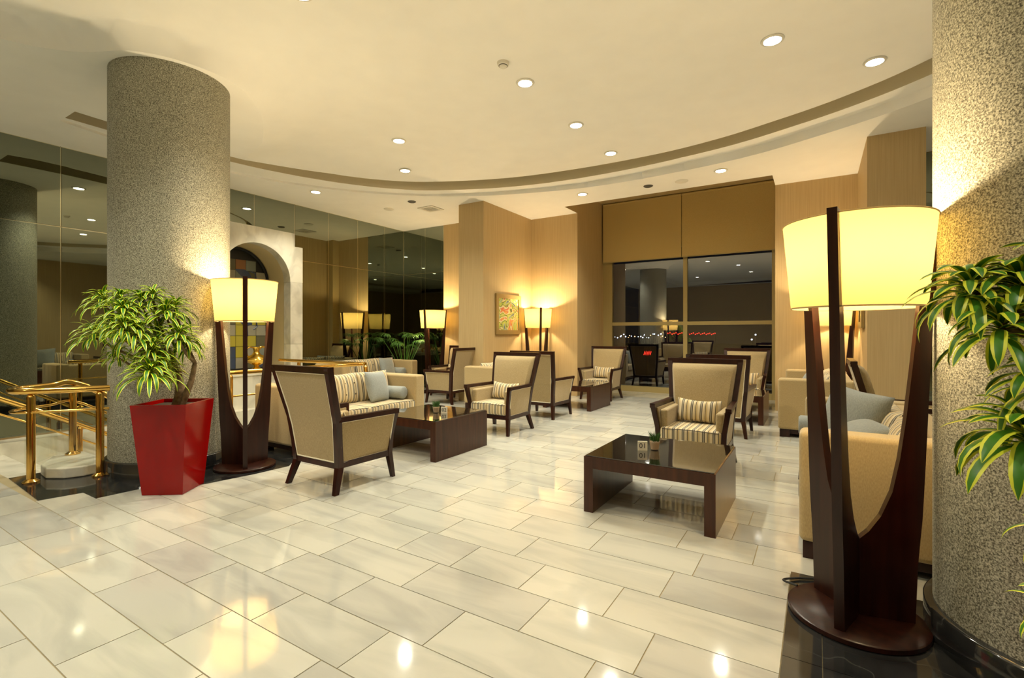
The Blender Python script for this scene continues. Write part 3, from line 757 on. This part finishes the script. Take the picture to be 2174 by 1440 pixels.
pm = bpy.data.meshes.new('cushion'); bm = pillow_bm(.46, .44, .17, 16, 16); bmesh.ops.recalc_face_normals(bm, faces=bm.faces); bm.to_mesh(pm); bm.free()
pm.materials.append(MATS['grey_cloth']); pm.polygons.foreach_set('use_smooth', [True]*len(pm.polygons))
bmn = B(); lathe(bmn, [(.02, -.2), (.075, -.2), (.09, -.185), (.09, .185), (.075, .2), (.02, .2)], 20); bmesh.ops.rotate(bmn, verts=bmn.verts, matrix=Matrix.Rotation(PI/2, 3, 'X')); bmesh.ops.recalc_face_normals(bmn, faces=bmn.faces)
bom = bpy.data.meshes.new('bolster'); bmn.to_mesh(bom); bmn.free(); bom.materials.append(MATS['grey_cloth']); bom.polygons.foreach_set('use_smooth', [True]*len(bom.polygons)); bom.set_sharp_from_angle(angle=.9)
def on_sofa(k, me_, x, y_, z, rx=0, ry=0, rz=0, nm='throw_pillow', lab='', sc=1):
    o = bpy.data.objects.new(nm, me_); COL.objects.link(o); (p, r, _) = sofas[k]
    o.matrix_world = Matrix.Translation((*p, 0)) @ Matrix.Rotation(r, 4, 'Z') @ Matrix.Translation((x, y_, z)) @ Matrix.Rotation(rz, 4, 'Z') @ Matrix.Rotation(rx, 4, 'X') @ Matrix.Rotation(ry, 4, 'Y') @ Matrix.Scale(sc, 4)
    tag(o, lab, 'pillow', 'blue grey throw pillows' if nm == 'throw_pillow' else 'blue grey bolsters')
# sofas facing +X: local +x points to +Y (the far end)
on_sofa(0, pm, .45, -.07, .645, -.30, .06, .25, lab='blue grey square pillow on the sofa beside table 02')
on_sofa(0, bom, .735, -.10, .54, 0, 0, .1, 'bolster', 'blue grey bolster against the arm of the sofa beside table 02')
on_sofa(1, pm, .45, -.07, .645, -.30, .05, .2, lab='blue grey square pillow on the sofa near the palm')
on_sofa(1, bom, .735, -.10, .54, 0, 0, 0, 'bolster', 'blue grey bolster on the sofa near the palm')
on_sofa(2, pm, -.35, -.07, .635, -.30, .05, .1, lab='small patch of blue grey pillow on the sofa under the painting')
on_sofa(2, bom, .735, -.10, .54, 0, 0, 0, 'bolster', 'blue grey bolster at the far end of the sofa under the painting')
# sofas facing -X: local +x points to -Y (towards us)
on_sofa(3, pm, -.42, -.06, .66, -.35, .1, -.3, lab='blue grey square pillow on the far right sofa, rear one')
on_sofa(3, pm, -.10, -.10, .645, -.40, -.08, .1, lab='blue grey square pillow on the far right sofa, front one')
on_sofa(4, pm, -.12, -.10, .70, -.28, .10, .75, lab='big blue grey pillow propped up on the near right sofa', sc=1.2)
on_sofa(4, pm, .36, -.12, .66, -1.15, .05, .35, lab='blue grey pillow lying nearly flat at the near right sofa arm')
on_sofa(4, bom, -.72, -.28, .545, 0, 0, 0, 'bolster', 'blue grey bolster half hidden behind the near right lamp')

def make_table():
    t = thing('coffee_table', '', 'coffee table', group='dark wood coffee tables')
    for s in (-1, 1): obj('side_leg', bx(min(s*.485, s*.41), max(s*.485, s*.41), -.485, .485, 0, .345), 'table_wood', t)
    obj('top', bx(-.485, .485, -.485, .485, .345, .435), 'table_wood', t)
    obj('glass_top', bx(-.475, .475, -.475, .475, .4352, .4432), 'table_glass', t)
    return t
TA = make_table()
tabs = [((-1.07, 4.04), 'square dark coffee table carrying number 01'), ((-3.985, 4.525), 'dark coffee table carrying number 02 beside the striped sofa'),
        ((-3.91, 8.62), 'dark coffee table in front of the chair left of the window'), ((-1.17, 8.76), 'dark coffee table half hidden before the right window half')]
for i, (p, lab) in enumerate(tabs):
    if i == 0: TA.location = (*p, 0); TA['label'] = lab
    else: dup(TA, (*p, 0), 0, lab)

def text_mesh(s, size):
    cu = bpy.data.curves.new('txt', 'FONT'); cu.body = s; cu.size = size; cu.align_x = 'CENTER'; cu.align_y = 'CENTER'; cu.extrude = .0006
    o = bpy.data.objects.new('txt', cu); COL.objects.link(o); bpy.context.view_layer.update()
    me_ = bpy.data.meshes.new_from_object(o.evaluated_get(bpy.context.evaluated_depsgraph_get())); bpy.data.objects.remove(o); return me_
def grass_bm(n, r, h):
    bm = B()
    for i in range(n):
        a = random.uniform(0, 2*PI); d = random.uniform(0, r); x, y_ = d*math.cos(a), d*math.sin(a); b_ = random.uniform(0, 2*PI)
        hh = h*random.uniform(.6, 1); sp = hh*.35
        p = [Vector((x, y_, 0)), Vector((x+sp*.3*math.cos(a), y_+sp*.3*math.sin(a), hh*.55)), Vector((x+sp*math.cos(a), y_+sp*math.sin(a), hh))]
        q = Vector((-math.sin(b_), math.cos(b_), 0))*.0022
        v = [bm.verts.new(p[0]-q), bm.verts.new(p[0]+q), bm.verts.new(p[1]+q), bm.verts.new(p[1]-q), bm.verts.new(p[2])]
        bm.faces.new((v[0], v[1], v[2], v[3])); bm.faces.new((v[3], v[2], v[4]))
    return bm
def tabletop(tx, ty, num, lab_t, dx=0, dy=0, rz=None):
    z = .4433; rz = YAW-.1 if rz is None else rz
    rd = Matrix.Rotation(YAW, 3, 'Z')
    c = thing('glass_planter', 'small glass cup of grass on the %s' % lab_t, 'planter', (tx+dx, ty+dy, z), 0, 'little table planters')
    obj('cup', lathe(B(), [(.034, 0), (.045, .085), (.042, .085), (.032, .006)], 20), 'cup_glass', c, smooth=True)
    obj('pebbles', lathe(B(), [(.030, .007), (.0405, .07), (.02, .074)], 16), 'clay', c, smooth=True)
    g = obj('grass', grass_bm(150, .036, .085), 'grass', c); g.location = (0, 0, .07); g['kind'] = 'stuff'
    if num:
        v = rd @ Vector((-.105 if num == '01' else .10, -.02, 0))
        k = thing('number_card', 'cream number card reading %s %s' % (num, 'on the near square table' if num == '01' else 'on the table by the striped sofa'), 'card', (tx+dx+v.x, ty+dy+v.y, z), rz)
        obj('block', bx(-.038, .038, -.006, .006, 0, .075), 'card_white', k)
        o = link('digits', text_mesh(num, .058), 'ink', k); o.location = (0, -.0068, .0375); o.rotation_euler = (PI/2, 0, 0)
tabletop(-1.07, 4.04, '01', 'near square table', -.06, -.02)
tabletop(-3.985, 4.525, '02', 'table by the striped sofa', .10, -.03)
tabletop(-3.91, 8.62, None, 'dark table left of the window', -.1, -.25)

# ------------------------------------------------------------------ floor lamps
def shade_bm(r0, r1, z0, z1, n=48):
    bm = B(); ro = []
    for (ra, za) in ((r0, z0), (r0*.985, z0), (r1*.985, z1), (r1, z1)): pass
    pr = [(r0, z0), (r0+(r1-r0)*.33, z0+(z1-z0)*.33), (r0+(r1-r0)*.66, z0+(z1-z0)*.66), (r1, z1)]
    rs = [[bm.verts.new((r*math.cos(2*PI*k/n), r*math.sin(2*PI*k/n), z)) for k in range(n)] for r, z in pr]
    for a, b_ in zip(rs, rs[1:]):
        for i in range(n): bm.faces.new((a[i], a[(i+1) % n], b_[(i+1) % n], b_[i]))
    return bm
def fin_bm(th=.042):
    inner = [(.012, .03), (.012, .40), (.05, .44), (.10, .52), (.145, .64), (.175, .80), (.20, 1.0), (.225, 1.25), (.25, 1.52), (.29, 1.955)]
    outer_ = [(.235, .03), (.245, .30), (.252, .40), (.262, .52), (.268, .64), (.275, .80), (.283, 1.0), (.293, 1.25), (.306, 1.52), (.335, 1.965)]
    bm = B()
    A_ = [[bm.verts.new((r, s*th/2, z)) for r, z in inner] for s in (-1, 1)]; O_ = [[bm.verts.new((r, s*th/2, z)) for r, z in outer_] for s in (-1, 1)]
    for i in range(len(inner)-1):
        bm.faces.new((A_[0][i], O_[0][i], O_[0][i+1], A_[0][i+1])); bm.faces.new((A_[1][i], A_[1][i+1], O_[1][i+1], O_[1][i]))
        bm.faces.new((A_[0][i], A_[0][i+1], A_[1][i+1], A_[1][i])); bm.faces.new((O_[0][i], O_[1][i], O_[1][i+1], O_[0][i+1]))
    n = len(inner)-1
    bm.faces.new((A_[0][n], O_[0][n], O_[1][n], A_[1][n])); bm.faces.new((A_[0][0], A_[1][0], O_[1][0], O_[0][0]))
    return bm
def make_lamp():
    t = thing('floor_lamp', '', 'floor lamp', group='three-legged drum shade floor lamps')
    obj('base', lathe(B(), [(.28, .0016), (.29, .006), (.29, .026), (.283, .031), (.01, .031)], 48), 'mahogany', t, smooth=True)
    for k in range(3):
        o = obj('fin_leg', fin_bm(), 'mahogany', t); o.rotation_euler = (0, 0, 2*PI*k/3)
    o = obj('shade', shade_bm(.275, .312, 1.525, 1.945), 'lamp_shade', t, smooth='all')
    bm = B()
    for r, z in ((.275, 1.525), (.312, 1.945)): tube(bm, [(r*math.cos(2*PI*i/48), r*math.sin(2*PI*i/48), z) for i in range(49)], .004, 5)
    obj('rim', bm, 'lamp_shade', o)
    bm = B(); lathe(bm, [(.025, 1.60), (.025, 1.68), (.012, 1.69)], 12)
    for k in range(3): tube(bm, [(0, 0, 1.61), (.27*math.cos(2*PI*k/3), .27*math.sin(2*PI*k/3), 1.61)], .006, 6)
    obj('lamp_holder', bm, 'mahogany', t, smooth=True)
    bm = B(); bmesh.ops.create_uvsphere(bm, u_segments=12, v_segments=8, radius=.045); bmesh.ops.translate(bm, verts=bm.verts, vec=(0, 0, 1.735)); obj('bulb', bm, 'bulb_glow', t, smooth='all')
    return t
LA = make_lamp()
def lamp_light(x, y_, k=1):
    li = bpy.data.lights.new('lamp_light', 'POINT'); li.energy = LAMP_W*k; li.color = (1, .78, .46); li.shadow_soft_size = .05
    o = bpy.data.objects.new('lamp_light', li); o.location = (x, y_, 1.80); COL.objects.link(o)
lamps = [((.16, 2.93), math.radians(12), 'large floor lamp in front of the right granite column'), ((-5.09, 2.86), math.radians(-29.3), 'floor lamp beside the left granite column and red planter'),
         ((-5.33, 9.63), math.radians(-49), 'floor lamp in the corner right of the painting'), ((-7.78, 8.88), math.radians(-85), 'floor lamp beside the palm at the mirror corner'),
         ((.24, 9.66), math.radians(-30), 'floor lamp in the far right corner, partly behind the big lamp')]
for i, (p, rz, lab) in enumerate(lamps):
    if i == 0: LA.location = (*p, 0); LA.rotation_euler = (0, 0, rz); LA['label'] = lab
    else: dup(LA, (*p, 0), rz, lab)
    lamp_light(*p)
bm = B(); tube(bm, catmull([(-.09, 3.06, .034), (-.16, 3.12, .02), (-.10, 3.2, .012), (.0, 3.26, .012), (.06, 3.36, .01), (.3, 3.42, .01)]), .006, 6)
tag(obj('lamp_cord', bm, 'cable', smooth=True), 'thin black cord running from the near right lamp base', 'cord')

# ------------------------------------------------------------------ ceiling fittings
def make_down():
    t = thing('downlight', '', 'downlight', group='round ceiling downlights')
    obj('trim_ring', lathe(B(), [(.077, -.002), (.08, -.012), (.10, -.010), (.106, -.002), (.106, .0)], 24), 'white_plastic', t, smooth=True)
    obj('bulb', lathe(B(), [(.002, -.005), (.05, -.006), (.076, -.004), (.076, -.001)], 20), 'downlight_glow', t)
    return t
DL = make_down()
def down(X, Y, Z, lab, k=1.0, first=[True]):
    if first[0]: o = DL; first[0] = False; o.location = (X, Y, Z-.002); o['label'] = lab
    else: o = dup(DL, (X, Y, Z-.002), 0, lab)
    li = bpy.data.lights.new('downlight_beam', 'SPOT'); li.energy = DOWN_W*k; li.color = (1, .945, .76); li.spot_size = math.radians(125); li.spot_blend = .7; li.shadow_soft_size = .06
    s = bpy.data.objects.new('downlight_beam', li); s.location = (X, Y, Z-.03); COL.objects.link(s)
for X, Y, lab in ((-.37, 5.41, 'bright downlight highest towards the right of the raised ceiling'), (.52, 6.41, 'bright downlight nearest the right column'), (-2.84, 4.83, 'bright downlight just below the smoke detector'),
                  (-2.82, 6.18, 'middle one of the three downlights in a row below the smoke detector'), (-2.79, 7.44, 'last of the three downlights in a row, nearest the curved groove'), (-5.29, 5.28, 'upper of the two downlights right of the left column'), (-6.1, 6.24, 'lower of the two downlights right of the left column, near the groove')):
    down(X, Y, zc(Vector((X, Y)))-.001, lab, .4 if X > -1 else 1)
for X, Y, lab in ((-8.04, 5.86, 'downlight in the lower ceiling above the marble arch'), (-3.82, 8.67, 'small downlight in the lower ceiling left of the window blinds'), (-1.34, 8.62, 'downlight in the lower ceiling above the right blind'), (-6.85, 3.4, 'downlight hidden behind the left column, seen in the mirror')):
    down(X, Y, ZL, lab)
for X, Y in ((-3.7, 2.55), (-2.8, .8), (-5.2, -.2), (-2.6, -2.0), (-5.2, -3.0)):  # out of view; all after the first added as fill for the room
    down(X, Y, ZM, 'unseen downlight of the raised ceiling beyond the picture edge')
down(1.6, .5, ZM, 'unseen downlight added to brighten the near right plant', .7); down(-8.0, .8, ZL, 'downlight over the stair head left of the picture'); down(3.2, 7.6, ZL, 'downlight behind the right column'); down(4.6, 5.0, ZL, 'downlight far right behind the column')  # first one is unseen, added to brighten the near plant and column
def disc(name, X, Y, Z, r, mname, lab, cat):
    t = thing(name, lab, cat, (X, Y, Z))
    obj('cover', lathe(B(), [(r*.6, -.02), (r*.8, -.018), (r, -.006), (r, -.001)], 28), mname, t, smooth=True)
    obj('grille', lathe(B(), [(.01, -.022), (r*.6, -.022), (r*.6, -.012)], 24), 'vent_dark' if mname == 'vent_dark' else 'white_plastic', t)
disc('ceiling_speaker', -7.82, 7.51, ZL, .11, 'white_plastic', 'round pale ceiling speaker left of the square vent', 'speaker')
disc('ceiling_speaker', -2.02, 8.87, ZL, .11, 'white_plastic', 'round pale ceiling speaker above the window blinds', 'speaker')
disc('ceiling_spotlight', -6.98, 7.33, ZL, .085, 'vent_dark', 'unlit dark round spotlight above the square vent', 'spotlight')
disc('ceiling_spotlight', -2.6, 8.83, ZL, .085, 'vent_dark', 'unlit dark round spotlight above the left blind', 'spotlight')
t = thing('smoke_detector', 'small round smoke detector on the raised ceiling', 'smoke detector', (-2.83, 4.35, ZM))
obj('housing', lathe(B(), [(.02, -.055), (.035, -.052), (.045, -.035), (.06, -.03), (.065, -.001)], 24), 'white_plastic', t, smooth=True)
obj('sensor_ring', lathe(B(), [(.046, -.040), (.048, -.036), (.048, -.034)], 24), 'vent_dark', t)
t = thing('air_vent', 'square metal air vent in the lower ceiling', 'vent', (-7.03, 7.96, ZL))
bm = B()
for a in ((-.2, .2, -.2, -.14), (-.2, .2, .14, .2), (-.2, -.14, -.14, .14), (.14, .2, -.14, .14)): box(bm, *a, -.015, -.001)
obj('frame', bm, 'white_plastic', t)
obj('backing', bx(-.14, .14, -.14, .14, -.004, -.001), 'vent_dark', t)
for i in range(5): obj('slat', bx(-.14, .14, -.12+.055*i, -.095+.055*i, -.013, -.006), 'white_plastic', t)

# ------------------------------------------------------------------ pictures
def picture(name, lab, x, s, y0, y1, z0, z1, fw=.09):
    t = thing(name, lab, 'painting', (x, (y0+y1)/2, (z0+z1)/2)); a, b_ = (y1-y0)/2, (z1-z0)/2
    def fb(q): return loft(B(), q)
    for q in ((-a, a, b_-fw, b_), (-a, a, -b_, -b_+fw), (-a, -a+fw, -b_+fw, b_-fw), (a-fw, a, -b_+fw, b_-fw)):
        obj('frame', bx(min(0, s*.04), max(0, s*.04), q[0], q[1], q[2], q[3]), 'frame_gold', t)
    obj('canvas', bx(min(0, s*.02), max(0, s*.02), -a+fw, a-fw, -b_+fw, b_-fw), 'canvas_print', t)
    return t
picture('framed_painting', 'framed colourful abstract swirl painting beside the corner lamp', -5.705, 1, 8.46, 9.46, 1.38, 2.24)
picture('framed_painting', 'gilt framed picture on the far right wall, seen almost edge on', .575, -1, 8.55, 9.15, 1.48, 2.0)

# ------------------------------------------------------------------ plants
def leaf(bm, base, az, el, L, W, droop, twist=0, seg=8, core=.55):
    d = Vector((math.cos(az), math.sin(az), 0)); side0 = Vector((-math.sin(az), math.cos(az), 0)); p = Vector(base); rows = []
    for i in range(seg+1):
        t = i/seg; a = el - droop*t**1.3
        fwd = d*math.cos(a) + Vector((0, 0, math.sin(a))); up = fwd.cross(side0)*-1
        if i: p = p + fwd*(L/seg)
        wv = W*(.45 + .55*min(1, t/.4))*(1-max(0, (t-.6)/.4)**2.6) if t < 1 else 0
        wv = max(wv, W*.03)
        up = side0.cross(fwd)
        sd = side0*math.cos(twist*t) + up*math.sin(twist*t)
        rows.append([bm.verts.new(p + sd*wv*k + up*(-abs(k)*-.25*wv)) for k in (-1, -core, 0, core, 1)])
    for a_, b_ in zip(rows, rows[1:]):
        for j in range(4):
            f = bm.faces.new((a_[j], a_[j+1], b_[j+1], b_[j])); f.material_index = 1 if j in (0, 3) else 0; f.smooth = True
    return bm
def view_pt(px, py, d): p = SD*d + SR*d*(px-1087)/FPX; return Vector((p.x, p.y, CAMH-(py-HOR)/FPX*d))
def planter_bm(b0, b1, h, th=.02):
    def sq(w_, z): return [(-w_, -w_, z), (w_, -w_, z), (w_, w_, z), (-w_, w_, z)]
    return loft(B(), [sq(b0/2, 0), sq(b1/2, h), sq(b1/2-th, h), sq(b1/2-th-.01, h-.09)])
def planter(x, y_, rz, lab):
    t = thing('planter', lab, 'planter', (x, y_, .0016), rz)
    obj('pot', planter_bm(.335, .455, .785), 'red_lacquer', t)
    obj('soil', bx(-.205, .205, -.205, .205, .66, .752), 'soil', t)
    return t
planter(-4.90, 2.11, YAW+.08, 'tall tapered glossy red planter beside the left column')
pg = thing('dracaena_plant', 'variegated yellow green plant growing from the red planter', 'plant', (-4.90, 2.11, .717))
O = Vector((-4.90, 2.11, .717))
ros = [(218, 640, 4.35, 1.0), (262, 665, 4.15, 1.15), (255, 636, 4.3, .9), (300, 645, 4.3, 1.0), (200, 712, 4.3, 1.05), (290, 708, 4.1, 1.15), (352, 668, 4.3, 1.1), (372, 655, 4.4, .9), (380, 715, 4.25, 1.1),
       (398, 735, 4.4, .8), (322, 745, 4.1, 1.0), (318, 792, 4.0, 1.2), (335, 770, 4.2, .9), (250, 755, 4.35, .8), (236, 695, 4.15, .95), (325, 632, 4.35, .9), (355, 785, 4.35, .8), (262, 695, 4.0, .9), (335, 705, 4.35, .9)]
trunk = view_pt(375, 848, 4.3)
def stem(P, r0, r1):
    P = catmull(P, 5); n = len(P)-1; bm = B(); tube(bm, [p-O for p in P], [r0+(r1-r0)*i/n for i in range(n+1)], 7); return bm
o = obj('trunk', stem([O+Vector((.02, 0, -.02)), O+Vector((.06, .02, .12)), O+Vector((.03, .03, .24)), O+Vector((-.05, .05, .36))], .05, .028), 'bark', pg, smooth='all')
o = obj('trunk', stem([O+Vector((.05, .02, -.02)), O+Vector((.11, .05, .14)), O+Vector((.14, .08, .26)), O+Vector((.16, .10, .42))], .035, .018), 'bark', pg, smooth='all')
for i, (px, py, d, s) in enumerate(ros):
    c = view_pt(px, py, d)
    st = O + (Vector((-.05, .05, .36)) if px < 345 else Vector((.16, .10, .42))) if py < 740 else O + Vector((.0, .03, .26))
    obj('stem', stem([st, st.lerp(c, .55)+Vector((0, 0, -.05)), c-Vector((0, 0, .02))], .014, .009), 'bark', pg, smooth='all')
    bm = B(); n = 46
    for k in range(n):
        t = k/n; az = k*2.39996 + i; el = 1.40 - 1.15*t**.8
        leaf(bm, c-O+Vector((0, 0, .05-.10*t)), az, el, (.22+.07*random.random())*s*(.55+.55*t), .0135*s, 1.2+1.0*random.random(), random.uniform(-.3, .3), 7, .58)
    obj('rosette', bm, ['leaf_green', 'leaf_yellow'], pg)
# near plant at the right edge
planter(.86, 2.05, YAW, 'tall red planter just outside the right picture edge')
O = Vector((.86, 2.05, .717))
pr = thing('dracaena_plant', 'large near variegated plant reaching in from the right picture edge', 'plant', O)
obj('trunk', stem([O, O+Vector((0, .02, .2)), O+Vector((-.02, .02, .45)), O+Vector((.0, .0, .75))], .035, .02), 'bark', pr, smooth='all')
for i, (px, py, d, s, n, a0) in enumerate([(2165, 600, 1.45, 1.1, 40, 0), (2060, 612, 1.5, 1.0, 44, .5), (2125, 690, 1.42, 1.05, 34, 1), (2180, 920, 1.36, 1.25, 36, 0), (2240, 560, 1.5, 1.15, 26, 2), (2225, 800, 1.38, 1.05, 26, .3), (2255, 1120, 1.4, .8, 14, .1), (2260, 1300, 1.4, .9, 12, .6)]):
    c = view_pt(px, py, d)
    br = obj('branch', stem([O+Vector((0, 0, .15 if py > 1000 else .45)), (O+Vector((0, 0, .45))).lerp(c, .5)+Vector((.03, .03, 0)), c], .015, .010), 'bark', pr, smooth='all')
    for k in range(n):
        t = k/n; az = k*2.39996 + a0; el = 1.35 - 1.25*t**.8
        obj('leaf', leaf(B(), c-O+Vector((0, 0, .03-.07*t)), az, el, (.17+.05*random.random())*s*(.6+.5*t), .0165*s, 1.3+.9*random.random(), random.uniform(-.25, .25), 8), ['leaf_green', 'leaf_yellow'], br)
# palm in the mirror corner
pt = thing('potted_palm', 'dark green palm with fan fronds in the mirror corner', 'plant', (-8.5, 8.68, 0))
obj('pot', lathe(B(), [(.16, 0), (.2, .3), (.22, .34), (.2, .34), (.18, .3)], 24), 'pot_dark', pt, smooth=True)
for k in range(14):
    az = k*2.39996; el = 1.40 - .42*(k/14); h0 = .8 + .35*random.random()
    tip = Vector((math.cos(az)*h0*math.cos(el), math.sin(az)*h0*math.cos(el), .34 + h0*math.sin(el)))
    bm = B(); tube(bm, catmull([(0, 0, .30), tuple(tip*.5+Vector((0, 0, .2))), tuple(tip)], 4), .008, 5)
    for j in range(22):
        a2 = az + (j-10.5)/10.5*1.75; L = .26*(1-.35*abs(j-10.5)/10.5)
        leaf(bm, tip, a2, .75-.35*abs(j-10.5)/10.5, L*random.uniform(.9, 1.25), .008, 1.5+.5*random.random(), 0, 6)
    for v in bm.verts: v.co.x = max(v.co.x, -.66); v.co.y = min(v.co.y, .64)     # fronds bend along the mirrors, not through them
    obj('frond', bm, ['palm_green', 'palm_green'], pt)
